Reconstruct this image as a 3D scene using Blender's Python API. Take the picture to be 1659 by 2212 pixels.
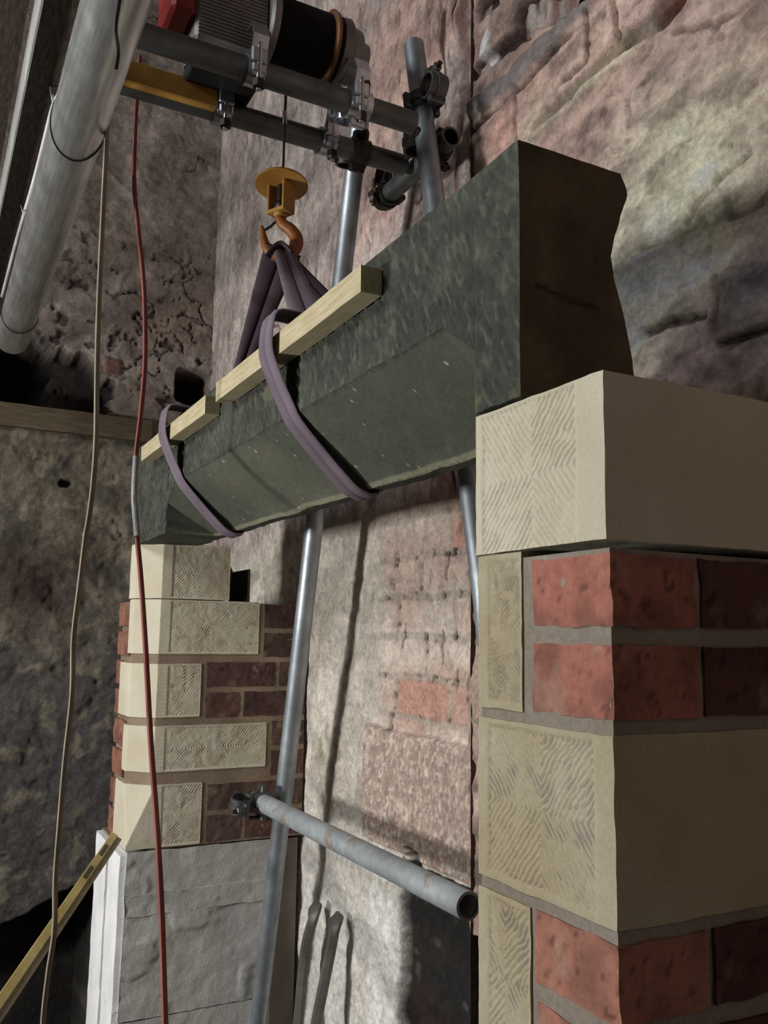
import bpy, math, random
import numpy as np
from mathutils import Matrix, Vector

random.seed(4)
S = bpy.context.scene
COL = S.collection
for o in list(bpy.data.objects): bpy.data.objects.remove(o)

# ------------------------------------------------------------------ camera
F_PX, CX, CY, CAMZ = 1900., 829.5, 1106., 1.95
def unit(v): v = np.array(v, float); return v/np.linalg.norm(v)
UPV = unit([191.5, 13500., -1900.])
D1 = np.array([-1009.5, -254., -1900.]); D1 = unit(unit(D1)-UPV*unit(D1).dot(UPV))
AX = -D1; AZ = UPV; AY = np.cross(AZ, AX)
MW = np.array([AX, AY, AZ])                       # world <- camera
cam_d = bpy.data.cameras.new('camera'); cam = bpy.data.objects.new('camera', cam_d); COL.objects.link(cam)
cam_d.sensor_fit = 'VERTICAL'; cam_d.sensor_height = 36; cam_d.lens = F_PX/2212*36; cam_d.clip_start = .02
m4 = Matrix([list(MW[0])+[0], list(MW[1])+[0], list(MW[2])+[CAMZ], [0,0,0,1]])
cam.matrix_world = m4; S.camera = cam

# ------------------------------------------------------------------ light
W = bpy.data.worlds.new('world'); S.world = W; W.use_nodes = True
W.node_tree.nodes['Background'].inputs[0].default_value = (1, .93, .86, 1)
W.node_tree.nodes['Background'].inputs[1].default_value = .085
def area(name, loc, target, size, power, color, size_y=None):
    l = bpy.data.lights.new(name, 'AREA'); l.energy = power; l.color = color; l.size = size
    if size_y: l.shape = 'RECTANGLE'; l.size_y = size_y
    o = bpy.data.objects.new(name, l); COL.objects.link(o); o.location = loc
    o.rotation_euler = (Vector(target)-Vector(loc)).to_track_quat('-Z', 'Y').to_euler(); return o
area('window_light', (-1.90, -2.0, CAMZ-.10), (-1.8, .7, CAMZ-.1), .30, 57, (1, .99, .965), .30)
area('high_fill_light', (-1.45, -2.4, CAMZ+2.0), (-1.4, 1.0, CAMZ+.5),  .7, 62, (.98, .985, 1), .9)  # unseen fill lamp added high up to brighten the upper and right walls
S.view_settings.view_transform = 'Standard'; S.view_settings.look = 'None'
S.view_settings.exposure = 0; S.view_settings.gamma = 1

# ------------------------------------------------------------------ geometry helpers
def ray(px, py): return MW @ np.array([px-CX, -(py-CY), -F_PX])
Z3 = np.array([0, 0, CAMZ])
def aty(px, py, y): r = ray(px, py); return r*(y/r[1])+Z3
def atx(px, py, x): r = ray(px, py); return r*(x/r[0])+Z3
def atz(px, py, z): r = ray(px, py); return r*((z-CAMZ)/r[2])+Z3

def hsh(ix, iy, iz, s):
    h = (ix.astype(np.int64)*374761393+iy.astype(np.int64)*668265263+iz.astype(np.int64)*2147483647+s*974634777) & 0xffffffff
    h = ((h ^ (h >> 13))*1274126177) & 0xffffffff
    h = ((h ^ (h >> 16))*2246822519) & 0xffffffff
    return ((h ^ (h >> 15)) & 0xffffff)/float(0xffffff)
def vn(p, sc, s=0):
    """value noise in [-1,1]; p (N,3)"""
    q = p/sc; i = np.floor(q).astype(np.int64); f = q-i; f = f*f*(3-2*f); r = 0
    for dx in (0, 1):
        for dy in (0, 1):
            for dz in (0, 1):
                w = (f[:,0] if dx else 1-f[:,0])*(f[:,1] if dy else 1-f[:,1])*(f[:,2] if dz else 1-f[:,2])
                r = r+w*hsh(i[:,0]+dx, i[:,1]+dy, i[:,2]+dz, s)
    return r*2-1
def fbm(p, sc, s=0, o=4, g=.5):
    r = 0; a = 1; t = 0
    for k in range(o): r = r+a*vn(p, sc, s+k*17); t += a; a *= g; sc *= .5
    return r/t
def vec(p, sc, s, o=3):
    return np.stack([fbm(p, sc, s, o), fbm(p, sc, s+101, o), fbm(p, sc, s+202, o)], 1)
def voro(u, v, su, sv, s=0, jit=.85):
    a = u/su; b = v/sv; ia = np.floor(a).astype(np.int64); ib = np.floor(b).astype(np.int64)
    f1 = np.full(u.shape, 9.); f2 = np.full(u.shape, 9.); cid = np.zeros(u.shape)
    for i in (-1, 0, 1):
        for j in (-1, 0, 1):
            ca = ia+i; cb = ib+j; z = np.zeros_like(ca)
            pa = ca+.5+jit*(hsh(ca, cb, z, s)-.5); pb = cb+.5+jit*(hsh(ca, cb, z, s+7)-.5)
            d = np.hypot(a-pa, b-pb); h = hsh(ca, cb, z, s+13)
            nw = d < f1
            f2 = np.where(nw, f1, np.minimum(f2, d)); cid = np.where(nw, h, cid); f1 = np.where(nw, d, f1)
    return f1, f2, cid
def ridge(p, sc, s, w=.05, o=4): return 1-sst(0, w, np.abs(fbm(p, sc, s, o)))
def sst(a, b, x): t = np.clip((x-a)/(b-a), 0, 1); return t*t*(3-2*t)
def lin(c): c = np.array(c, float)/255; return np.where(c <= .04045, c/12.92, ((c+.055)/1.055)**2.4)
def mix(a, b, t): return a*(1-t[:, None])+b*t[:, None]
def seg(u, v, pts):
    """distance to a polyline"""
    d = np.full(u.shape, 9.)
    for (a, b), (c, e) in zip(pts[:-1], pts[1:]):
        dx, dy = c-a, e-b; t = np.clip(((u-a)*dx+(v-b)*dy)/(dx*dx+dy*dy+1e-12), 0, 1)
        d = np.minimum(d, np.hypot(u-a-t*dx, v-b-t*dy))
    return d

# ------------------------------------------------------------------ objects
def tag(o, label=None, cat=None, group=None, kind=None):
    if label: o['label'] = label
    if cat: o['category'] = cat
    if group: o['group'] = group
    if kind: o['kind'] = kind
    return o
def thing(name, loc, label, cat, group=None):
    o = bpy.data.objects.new(name, None); COL.objects.link(o); o.location = loc; o.empty_display_size = .05
    return tag(o, label, cat, group)
def mk(name, V, Fc, mat, parent=None, smooth=35, colors=None, uv=None):
    V = np.array(V, float)
    if parent is not None: org = np.array(parent_loc(parent))
    else: org = np.array([(V[:,0].min()+V[:,0].max())/2, (V[:,1].min()+V[:,1].max())/2, V[:,2].min()])
    me = bpy.data.meshes.new(name); me.from_pydata((V-org).tolist(), [], [list(map(int, f)) for f in Fc]); me.update()
    if smooth:
        me.polygons.foreach_set('use_smooth', [True]*len(me.polygons)); me.set_sharp_from_angle(angle=math.radians(smooth))
    if colors is not None:
        a = me.color_attributes.new('Col', 'FLOAT_COLOR', 'POINT')
        a.data.foreach_set('color', np.concatenate([colors, np.ones((len(colors), 1))], 1).ravel().astype(np.float32))
    me.materials.append(mat)
    o = bpy.data.objects.new(name, me); COL.objects.link(o)
    if parent is not None: o.parent = parent
    else: o.location = org
    return o
def parent_loc(p):
    l = Vector(p.location)
    while p.parent: p = p.parent; l = l+Vector(p.location)
    return l

def basis(d):
    d = unit(d); h = np.array([0, 0, 1.]) if abs(d[2]) < .9 else np.array([1., 0, 0])
    a = unit(np.cross(h, d)); return d, a, np.cross(d, a)
class MB:
    def __init__(s): s.V = []; s.F = []
    def add(s, V, Fc):
        n = len(s.V); s.V += [tuple(v) for v in V]; s.F += [[i+n for i in f] for f in Fc]; return s
    def box(s, lo, hi, bev=0):
        lo = np.array(lo, float); hi = np.array(hi, float); c = (lo+hi)/2; h = (hi-lo)/2
        return s.obox(c, h, np.eye(3), bev)
    def obox(s, c, h, R, bev=0):
        c = np.array(c, float); h = np.array(h, float); R = np.array(R, float)   # rows = axes
        if bev <= 0:
            V = [c+(np.array([x, y, z])*h)@R for x in (-1, 1) for y in (-1, 1) for z in (-1, 1)]
            return s.add(V, [(0,1,3,2),(4,6,7,5),(0,4,5,1),(2,3,7,6),(0,2,6,4),(1,5,7,3)])
        V = []; ix = {}
        for x in (-1, 1):
            for y in (-1, 1):
                for z in (-1, 1):
                    for k in range(3):
                        q = np.array([x, y, z], float)*(h-bev); q[k] = np.array([x, y, z])[k]*h[k]
                        ix[(x, y, z, k)] = len(V); V.append(c+q@R)
        F = []
        def q4(a): F.append(a)
        for k in range(3):
            o = [j for j in range(3) if j != k]
            for sg in (-1, 1):
                f = []
                for a, b in ((-1,-1),(1,-1),(1,1),(-1,1)):
                    t = [0,0,0]; t[k] = sg; t[o[0]] = a; t[o[1]] = b; f.append(ix[(*t, k)])
                q4(f)
            for a in (-1, 1):
                for b in (-1, 1):
                    t0 = [0,0,0]; t1 = [0,0,0]; t0[k] = -1; t1[k] = 1
                    for t in (t0, t1): t[o[0]] = a; t[o[1]] = b
                    q4([ix[(*t0, o[0])], ix[(*t1, o[0])], ix[(*t1, o[1])], ix[(*t0, o[1])]])
        for x in (-1, 1):
            for y in (-1, 1):
                for z in (-1, 1): F.append([ix[(x,y,z,0)], ix[(x,y,z,1)], ix[(x,y,z,2)]])
        return s.add(V, F)
    def lathe(s, p0, d, prof, n=24, close=False):
        """prof: list of (t along d, radius)"""
        p0 = np.array(p0, float); d, a, b = basis(d); V = []; F = []
        for t, r in prof:
            for i in range(n):
                w = 2*math.pi*i/n; V.append(p0+d*t+(a*math.cos(w)+b*math.sin(w))*max(r, 1e-5))
        m = len(prof)
        for j in range(m-(0 if close else 1)):
            k = (j+1) % m
            for i in range(n): F.append((j*n+i, j*n+(i+1) % n, k*n+(i+1) % n, k*n+i))
        return s.add(V, F)
    def cyl(s, p0, p1, r, r1=None, n=24, bev=0):
        p0 = np.array(p0, float); p1 = np.array(p1, float); L = np.linalg.norm(p1-p0); r1 = r if r1 is None else r1
        pr = [(0, 0), (0, r-bev), (bev, r), (L-bev, r1), (L, r1-bev), (L, 0)] if bev else [(0, 0), (0, r), (L, r1), (L, 0)]
        return s.lathe(p0, p1-p0, pr, n)
    def pipe(s, p0, p1, ro, ri, n=32):
        p0 = np.array(p0, float); p1 = np.array(p1, float); L = np.linalg.norm(p1-p0)
        return s.lathe(p0, p1-p0, [(0, ri), (0, ro), (L, ro), (L, ri)], n, close=True)
    def ball(s, c, r, n=12):
        c = np.array(c, float); return s.lathe(c-np.array([0,0,r]), (0,0,1), [(r-r*math.cos(math.pi*k/n), r*math.sin(math.pi*k/n)) for k in range(n+1)], n*2)
    def sweep(s, path, prof, side=None, scale=None, caps=True, closed=False):
        """prof: [(a,b)] in the frame (side, normal); path list of points"""
        P = np.array(path, float); n = len(P); m = len(prof); V = []; F = []; prev = None
        for i in range(n):
            if closed: t = unit(P[(i+1) % n]-P[i-1])
            else: t = unit(P[min(i+1, n-1)]-P[max(i-1, 0)])
            if side is not None:
                sd = side[i] if np.ndim(side) == 2 else side
                a = unit(np.array(sd)-t*np.dot(sd, t))
            elif prev is None: _, a, _b = basis(t)
            else: a = unit(prev-t*np.dot(prev, t))
            prev = a; b = np.cross(t, a); k = 1 if scale is None else scale[i]
            kk = k if np.ndim(k) else (k, k)
            for x, y in prof: V.append(P[i]+a*x*kk[0]+b*y*kk[1])
        for i in range(n if closed else n-1):
            j = (i+1) % n
            for q in range(m): F.append((i*m+q, i*m+(q+1) % m, j*m+(q+1) % m, j*m+q))
        if caps and not closed: F += [list(range(m))[::-1], [(n-1)*m+q for q in range(m)]]
        return s.add(V, F)
    def tube(s, path, r, n=10, **k):
        return s.sweep(path, [(r*math.cos(2*math.pi*i/n), r*math.sin(2*math.pi*i/n)) for i in range(n)], **k)
    def build(s, name, mat, parent=None, smooth=35): return mk(name, s.V, s.F, mat, parent, smooth)
def smoothpath(pts, n=10):
    P = np.array(pts, float); P = np.vstack([2*P[0]-P[1], P, 2*P[-1]-P[-2]]); out = []
    for i in range(1, len(P)-2):
        for k in range(n):
            t = k/n; out.append(.5*((2*P[i])+(-P[i-1]+P[i+1])*t+(2*P[i-1]-5*P[i]+4*P[i+1]-P[i+2])*t*t+(-P[i-1]+3*P[i]-3*P[i+1]+P[i+2])*t**3))
    out.append(P[-2]); return np.array(out)

def block(name, lo, hi, mat, parent=None, res=.012, amp=.002, nsc=.05, seed=0, face=None, facefn=None, fres=None, colfn=None, warp=None, smooth=40, cut=None):
    """six gridded faces, displaced by a noise that depends on position only; one face may be tooled"""
    lo = np.array(lo, float); hi = np.array(hi, float); V = []; Fc = []; n0 = 0
    for k in range(3):
        o = [j for j in range(3) if j != k]
        for sg in (0, 1):
            if face == (k, sg) and fres: r = fres
            else: r = res
            nu = max(2, int(round((hi[o[0]]-lo[o[0]])/r))+1); nv = max(2, int(round((hi[o[1]]-lo[o[1]])/r))+1)
            nu = min(nu, 400); nv = min(nv, 400)
            a, b = np.meshgrid(np.linspace(lo[o[0]], hi[o[0]], nu), np.linspace(lo[o[1]], hi[o[1]], nv), indexing='ij')
            P = np.zeros((nu*nv, 3)); P[:, o[0]] = a.ravel(); P[:, o[1]] = b.ravel(); P[:, k] = (hi if sg else lo)[k]
            Q = P+amp*vec(P, nsc, seed)
            if amp > 0:   # worn edges
                for j in range(3):
                    pass
            if face == (k, sg) and facefn is not None:
                Q[:, k] += (1 if sg else -1)*facefn(P)
            if warp is not None: Q = warp(Q)
            V.append(Q); idx = np.arange(nu*nv).reshape(nu, nv)+n0
            q = np.stack([idx[:-1,:-1], idx[1:,:-1], idx[1:,1:], idx[:-1,1:]], -1).reshape(-1, 4)
            if (sg == 1) != (k != 1): q = q[:, ::-1]
            if cut is None or not cut(k, sg): Fc.append(q)
            n0 += nu*nv
    V = np.concatenate(V); Fc = np.concatenate(Fc)
    c = colfn(V) if colfn is not None else None
    return mk(name, V, Fc, mat, parent, smooth, c)

# ------------------------------------------------------------------ materials
def newmat(name):
    m = bpy.data.materials.new(name); m.use_nodes = True; nt = m.node_tree
    return m, nt, nt.nodes['Principled BSDF']
def nd(nt, t, **k):
    n = nt.nodes.new(t)
    for a, b in k.items(): setattr(n, a, b)
    return n
def stone_mat(name, base=None, var=.25, sc=60, rough=.9, bump=.25, dist=.002, detail=8, base2=None, attr=False, spots=None, metallic=0, spec=.3, stretch=None, msc=9, var2=0):
    """procedural mottled material; base colours in sRGB 0-255"""
    m, nt, P = newmat(name); L = nt.links.new
    tc = nd(nt, 'ShaderNodeTexCoord'); vecs = tc.outputs['Object']
    if stretch:
        mp = nd(nt, 'ShaderNodeMapping'); mp.inputs['Scale'].default_value = stretch; L(vecs, mp.inputs['Vector']); vecs = mp.outputs[0]
    n1 = nd(nt, 'ShaderNodeTexNoise'); n1.inputs['Scale'].default_value = sc; n1.inputs['Detail'].default_value = detail; n1.inputs['Roughness'].default_value = .65; L(vecs, n1.inputs['Vector'])
    n2 = nd(nt, 'ShaderNodeTexNoise'); n2.inputs['Scale'].default_value = msc; n2.inputs['Detail'].default_value = 5; L(vecs, n2.inputs['Vector'])
    if attr:
        at = nd(nt, 'ShaderNodeAttribute', attribute_name='Col'); col = at.outputs['Color']
        if var2:
            n4 = nd(nt, 'ShaderNodeTexNoise'); n4.inputs['Scale'].default_value = 26; n4.inputs['Detail'].default_value = 9; n4.inputs['Roughness'].default_value = .7; n4.inputs['Distortion'].default_value = .6; L(vecs, n4.inputs['Vector'])
            r4 = nd(nt, 'ShaderNodeMapRange'); r4.inputs[1].default_value = .32; r4.inputs[2].default_value = .62; r4.inputs[3].default_value = 1-var2; r4.inputs[4].default_value = 1+var2*.45; L(n4.outputs['Fac'], r4.inputs[0])
            c4 = nd(nt, 'ShaderNodeCombineColor')
            for i in range(3): L(r4.outputs[0], c4.inputs[i])
            m4_ = nd(nt, 'ShaderNodeMix', data_type='RGBA', blend_type='MULTIPLY'); m4_.inputs['Factor'].default_value = 1; L(col, m4_.inputs[6]); L(c4.outputs[0], m4_.inputs[7]); col = m4_.outputs[2]
    else:
        mx = nd(nt, 'ShaderNodeMix', data_type='RGBA'); r = nd(nt, 'ShaderNodeMapRange'); r.inputs[1].default_value = .35; r.inputs[2].default_value = .65
        L(n2.outputs['Fac'], r.inputs[0]); L(r.outputs[0], mx.inputs['Factor'])
        mx.inputs[6].default_value = (*lin(base), 1); mx.inputs[7].default_value = (*lin(base2 or [c*.86 for c in base]), 1); col = mx.outputs[2]
    mr = nd(nt, 'ShaderNodeMapRange'); mr.inputs[1].default_value = .3; mr.inputs[2].default_value = .7; mr.inputs[3].default_value = 1-var; mr.inputs[4].default_value = 1+var
    L(n1.outputs['Fac'], mr.inputs[0])
    mu = nd(nt, 'ShaderNodeMix', data_type='RGBA', blend_type='MULTIPLY'); mu.inputs['Factor'].default_value = 1
    L(col, mu.inputs[6]); cb = nd(nt, 'ShaderNodeCombineColor')
    for i in range(3): L(mr.outputs[0], cb.inputs[i])
    L(cb.outputs[0], mu.inputs[7]); out = mu.outputs[2]
    if spots:
        n3 = nd(nt, 'ShaderNodeTexNoise'); n3.inputs['Scale'].default_value = spots[1]; n3.inputs['Detail'].default_value = 6; L(vecs, n3.inputs['Vector'])
        r3 = nd(nt, 'ShaderNodeMapRange'); r3.inputs[1].default_value = spots[2]; r3.inputs[2].default_value = spots[2]+.06; L(n3.outputs['Fac'], r3.inputs[0])
        m3 = nd(nt, 'ShaderNodeMix', data_type='RGBA'); L(r3.outputs[0], m3.inputs['Factor']); L(out, m3.inputs[6]); m3.inputs[7].default_value = (*lin(spots[0]), 1); out = m3.outputs[2]
    L(out, P.inputs['Base Color'])
    P.inputs['Roughness'].default_value = rough; P.inputs['Metallic'].default_value = metallic; P.inputs['Specular IOR Level'].default_value = spec
    if bump:
        b = nd(nt, 'ShaderNodeBump'); b.inputs['Strength'].default_value = bump; b.inputs['Distance'].default_value = dist
        L(n1.outputs['Fac'], b.inputs['Height']); L(b.outputs[0], P.inputs['Normal'])
        if attr and var2:
            b2 = nd(nt, 'ShaderNodeBump'); b2.inputs['Strength'].default_value = .7; b2.inputs['Distance'].default_value = .010
            L(n4.outputs['Fac'], b2.inputs['Height']); L(b.outputs[0], b2.inputs['Normal']); L(b2.outputs[0], P.inputs['Normal'])
    return m
def metal(name, base, rough=.4, sc=30, var=.15, metallic=1, bump=.1, stretch=None, spots=None):
    m = stone_mat(name, base, var, sc, rough, bump, .0006, metallic=metallic, spec=.5, stretch=stretch, spots=spots)
    nt = m.node_tree; P = nt.nodes['Principled BSDF']; n = nd(nt, 'ShaderNodeTexNoise'); n.inputs['Scale'].default_value = 18; n.inputs['Detail'].default_value = 6
    tc = nd(nt, 'ShaderNodeTexCoord'); nt.links.new(tc.outputs['Object'], n.inputs['Vector'])
    r = nd(nt, 'ShaderNodeMapRange'); r.inputs[3].default_value = rough-.1; r.inputs[4].default_value = rough+.15; nt.links.new(n.outputs['Fac'], r.inputs[0]); nt.links.new(r.outputs[0], P.inputs['Roughness'])
    return m
M_wall = stone_mat('mottled_wall', var=.26, sc=90, bump=.7, dist=.004, attr=True, var2=.34)  # walls take their tones per vertex, mottled by noise
M_sand = stone_mat('new_sandstone', (188,181,162), .08, 260, .95, .35, .0012, base2=(178,171,150))
M_sandold = stone_mat('dressed_sandstone', (164,156,134), .10, 240, .95, .4, .0012, base2=(152,141,114))
M_saw = stone_mat('sawn_sandstone', (206,199,178), .08, 300, .95, .2, .0008, base2=(196,186,162))
M_lint = stone_mat('dark_lintel_stone', attr=True, var=.16, sc=110, bump=.5, dist=.002)
M_brick = stone_mat('red_brick', attr=True, var=.20, sc=120, bump=.6, dist=.002)
M_mort = stone_mat('lime_mortar', (136,128,118), .16, 150, .95, .6, .002, base2=(122,112,100))
M_mortd = stone_mat('sandy_mortar', (146,130,110), .16, 150, .95, .6, .002, base2=(122,104,88))
M_conc = stone_mat('concrete_block', (192,189,184), .14, 170, .95, .7, .003, base2=(176,173,168))
M_white = stone_mat('white_render', (244,244,244), .05, 90, .9, .4, .002, base2=(225,226,226))
M_wood = stone_mat('pale_batten_timber', (184,174,144), .10, 30, .8, .2, .0008, stretch=(1, 12, 12), base2=(168,154,120), msc=14)
M_woodg = stone_mat('old_timber', (98,86,70), .22, 22, .9, .6, .003, stretch=(8, 1, 8), base2=(80,70,54))
M_board = stone_mat('scaffold_board_timber', (80,70,60), .35, 14, .9, .7, .003, stretch=(3, 16, 3), base2=(54,46,38))
M_edge = stone_mat('lit_board_edge', (160,160,156), .12, 60, .6, .2, .001)  # pale tone carries the light on the board's front edge
M_galv = metal('galvanised_steel', (180,188,194), .46, 40, metallic=.85)
M_galvd = metal('dimmed_galvanised_steel', (118,120,120), .5, 40)  # duller copy; dim surroundings of the upper tubes put into its colour
M_galvw = metal('mortar_splashed_steel', (168,174,176), .62, 45, .18, metallic=.35, spots=((150,138,128), 22, .60))
M_alu = metal('aluminium', (228,231,229), .30, 50, .06, metallic=.9, bump=.05, stretch=(1, 14, 14))
M_zinc = metal('bright_zinc', (200,205,212), .28, 60, .15)
M_bolt = metal('dark_steel_bolt', (82,76,70), .5, 60, .2)
M_fins = metal('motor_casing', (150,146,146), .5, 60, .1, metallic=.6)
M_black = stone_mat('black_paint', (30,30,30), .15, 60, .55, .1, .001)
M_rope = stone_mat('wound_black_wire_rope', (20,17,17), .3, 80, .6, .3, .001)
M_wire = metal('wire_rope_steel', (70,66,64), .5, 300, .3)
M_red = stone_mat('red_plastic', (128,28,26), .08, 40, .45, .05, .001, spec=.5)
M_yel = stone_mat('yellow_painted_steel', (176,134,62), .12, 40, .5, .15, .001, base2=(150,104,42), spec=.5)
M_yel2 = stone_mat('yellow_zinc_flange', (150,108,70), .2, 30, .45, .1, .001, base2=(120,84,56), metallic=.4)
M_oran = stone_mat('orange_painted_hook', (150,92,34), .15, 60, .5, .2, .001, base2=(130,72,28), spec=.5)
M_purp = stone_mat('purple_polyester_sling', (116,104,114), .12, 500, .85, .5, .0008, base2=(98,86,94), stretch=(1, 1, 1))
M_purpd = stone_mat('dark_purple_sling', (76,62,70), .12, 500, .85, .5, .0008, base2=(60,48,56))  # darker tone of the purple sling
M_rred = stone_mat('red_rope_fibre', (142,88,80), .14, 700, .9, .8, .001, base2=(124,68,62))
M_rgry = stone_mat('grey_rope_fibre', (146,136,120), .14, 700, .9, .8, .001, base2=(126,116,102))
M_tape = stone_mat('grey_tape', (150,152,148), .2, 120, .6, .4, .001, base2=(110,112,112))
M_lvly = stone_mat('yellow_level_body', (236,218,150), .08, 60, .5, .1, .001, base2=(204,182,108), spec=.5)
M_lvlg = stone_mat('level_grey_face', (158,148,122), .12, 60, .6, .1, .001)
M_glass = stone_mat('vial_plastic', (92,92,84), .1, 50, .25, 0, .001, spec=.6)
M_cable = stone_mat('white_cable', (228,228,224), .05, 60, .5, .05, .001)
M_tie = stone_mat('dark_tie_wire', (36,34,32), .1, 60, .5, .1, .001)
M_crow = metal('blackened_steel_bar', (110,106,100), .5, 40, .2, metallic=.5)
M_pack = stone_mat('dark_packing_sheet', (44,38,32), .15, 60, .7, .2, .001)
M_floor = stone_mat('floor_concrete', (90,86,80), .2, 12, .95, .3, .004)

# ================================================================== THE SETTING
def wall(name, plane, c, u0, u1, v0, v1, res, fn, sign, kind='structure', mat=None, parent=None):
    """plane 'x' or 'y' = constant axis; fn(u,v,P)->(disp along outward normal, rgb); sign = outward normal direction"""
    nu = int((u1-u0)/res)+1; nv = int((v1-v0)/res)+1
    a, b = np.meshgrid(np.linspace(u0, u1, nu), np.linspace(v0, v1, nv), indexing='ij'); u = a.ravel(); v = b.ravel()
    P = np.stack([u, np.full_like(u, 3.3*c), v], 1); d, col = fn(u, v, P)
    n = np.full_like(u, c)+sign*d
    V = np.stack([n, u, v], 1) if plane == 'x' else np.stack([u, n, v], 1)
    idx = np.arange(nu*nv).reshape(nu, nv); q = np.stack([idx[:-1,:-1], idx[1:,:-1], idx[1:,1:], idx[:-1,1:]], -1).reshape(-1, 4)
    o = mk(name, V, q, mat or M_wall, parent, 0, np.clip(col, 0.002, .85)); o.data.polygons.foreach_set('use_smooth', [True]*len(o.data.polygons))
    if kind: o['kind'] = kind
    return o
Y0 = .55; YB = 1.08; YC = 1.05; XA = -3.75
XCOR = aty(1015, 200, YC)[0]
def U(px, py, y=YB): p = aty(px, py, y); return p[0], p[2]
def UC(px, py): return U(px, py, YC)
def UA(px, py): p = atx(px, py, XA); return p[1], p[2]

# ---- chimney back wall (seen above the lintel on the left and through the opening)
def f_back(u, v, P):
    w = P+.03*vec(P, .12, 5)
    d = .010*fbm(P, .30, 1, 5)+.004*fbm(P, .05, 2, 3)
    zb = CAMZ+.25
    up = sst(zb-.02, zb+.10, v)                       # above lintel
    # upper rubble plaster, streaked
    st = np.stack([u*1.0, v*.0, v*.45], 1)
    col = mix(np.tile(lin((184,172,164)), (len(u), 1)), lin((160,146,140)), sst(-.2, .35, fbm(w, .22, 31, 4)))
    col = mix(col, lin((188,158,146)), up*sst(-2.7, -1.9, u)*sst(-.2, .3, fbm(w, .3, 33)))
    f1, f2, ci = voro(w[:,0], w[:,2], .20, .13, 3)
    Pq = P*np.array([1.5, 1, .7]); crev = ridge(Pq+.02*vec(P, .05, 39), .16, 38, .045)*sst(.05, .35, fbm(P, .2, 40, 3))*up
    d -= .012*crev; col = mix(col, lin((84,72,68)), .7*crev)
    bl = fbm(Pq, .05, 37, 4); col = mix(col, col*.72, sst(.08, .35, bl)*up); col = mix(col, np.minimum(col*1.18, .8), sst(.08, .35, -bl)*up); d += .004*bl*up
    pit = sst(.36, .46, fbm(P*np.array([1.8, 1, .6]), .030, 44, 2)); d -= .004*pit*up; col = mix(col, lin((110,96,90)), .6*pit*up)
    # upper corner: loose reddish rubble
    ru = up*sst(-1.98, -1.72, u+.05*fbm(P, .1, 6)); d += ru*.03*fbm(P*np.array([1.6, 1, .6]), .08, 9, 3)
    col = mix(col, lin((124,92,84)), ru*sst(-.15, .25, fbm(P*np.array([2., 1, .5]), .08, 50, 3))*.9)
    col = mix(col, lin((58,40,38)), ru*sst(.2, .4, fbm(P*np.array([2.5, 1, .5]), .07, 51, 3)))
    # lower part: brick right, plaster left
    lowr = 1-up
    xs = U(815, 1400)[0]
    br = lowr*sst(xs-.02, xs+.05, u+.03*fbm(P, .06, 12))*sst(CAMZ-.53, CAMZ-.47, v)
    ch = .098; ph = U(930, 1287)[1]; cz = (w[:,2]*.35+v*.65-ph)/ch; row = np.floor(cz); fz = cz-row
    bu = (w[:,0]*.35+u*.65)/.262+.5*(row % 2)+.13*hsh(row.astype(np.int64), row.astype(np.int64)*0, row.astype(np.int64)*0, 3); fu = bu-np.floor(bu)
    ez = np.minimum(fz, 1-fz)*ch; eu = np.minimum(fu, 1-fu)*.262; e = np.minimum(ez, eu)
    jn = 1-sst(.004, .012, e+.004*fbm(P, .03, 14)); bid = hsh(row.astype(np.int64), np.floor(bu).astype(np.int64), row.astype(np.int64)*0, 8)
    pc = mix(np.tile(lin((222,213,200)), (len(u), 1)), lin((190,181,168)), sst(-.3, .3, fbm(w, .16, 60, 4)))
    pc = mix(pc, lin((160,151,132)), sst(.15, .4, fbm(w, .09, 61, 3))*.7); pc = mix(pc, lin((232,228,220)), (1-sst(CAMZ-.75, CAMZ-.35, v))*.7)
    bc = mix(np.tile(lin((204,182,168)), (len(u), 1)), lin((194,150,134)), sst(.35, .9, bid))
    bc = mix(bc, lin((212,200,186)), .8*sst(-.1, .35, fbm(w, .12, 62, 3)))
    pits = jn*sst(.30, .46, fbm(P, .022, 63, 3)); bc = mix(bc, lin((176,164,150)), jn*.8); bc = mix(bc, lin((64,46,40)), pits)
    col = mix(col, pc, lowr); col = mix(col, bc, br)
    d += br*(-.003*jn-.010*pits)+lowr*(1-br)*.012*fbm(w, .09, 64, 4)
    # darker red brick close under the lintel
    # pecked block
    x0 = U(792, 1700)[0]; za = U(900, 1592)[1]; zb2 = U(900, 1850)[1]
    blk = sst(x0-.006, x0+.006, u+.01*fbm(P, .05, 70))*sst(zb2-.01, zb2, v)*(1-sst(za, za+.01, v+.012*fbm(P, .1, 71)))
    fl = sst(.05, .28, fbm(P*np.array([1.3, 1, .8]), .009, 72, 2)); kc = mix(np.tile(lin((176,152,140)), (len(u), 1)), lin((210,194,180)), fl)
    col = mix(col, kc, blk); d = d*(1-blk)+blk*(.014+.004*fl+.003*fbm(P, .1, 73))
    # black sooty stone, white plaster edge left of it
    xk = U(862, 2000)[0]; zk = U(950, 1890)[1]
    sk = sst(xk-.006, xk+.01, u+.014*fbm(P, .05, 80))*(1-sst(zk-.01, zk+.004, v+.01*fbm(P, .05, 81)))
    kc = mix(np.tile(lin((38,36,34)), (len(u), 1)), lin((92,88,82)), sst(.2, .5, fbm(P, .035, 82, 4))*.8)
    kc = mix(kc, lin((58,44,40)), sst(.2, .5, fbm(P, .2, 83, 2))*(1-sst(zk-.25, zk-.12, v)))
    col = mix(col, kc, sk); d = d-sk*(.03-.012*fbm(P, .06, 84, 3))
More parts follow.
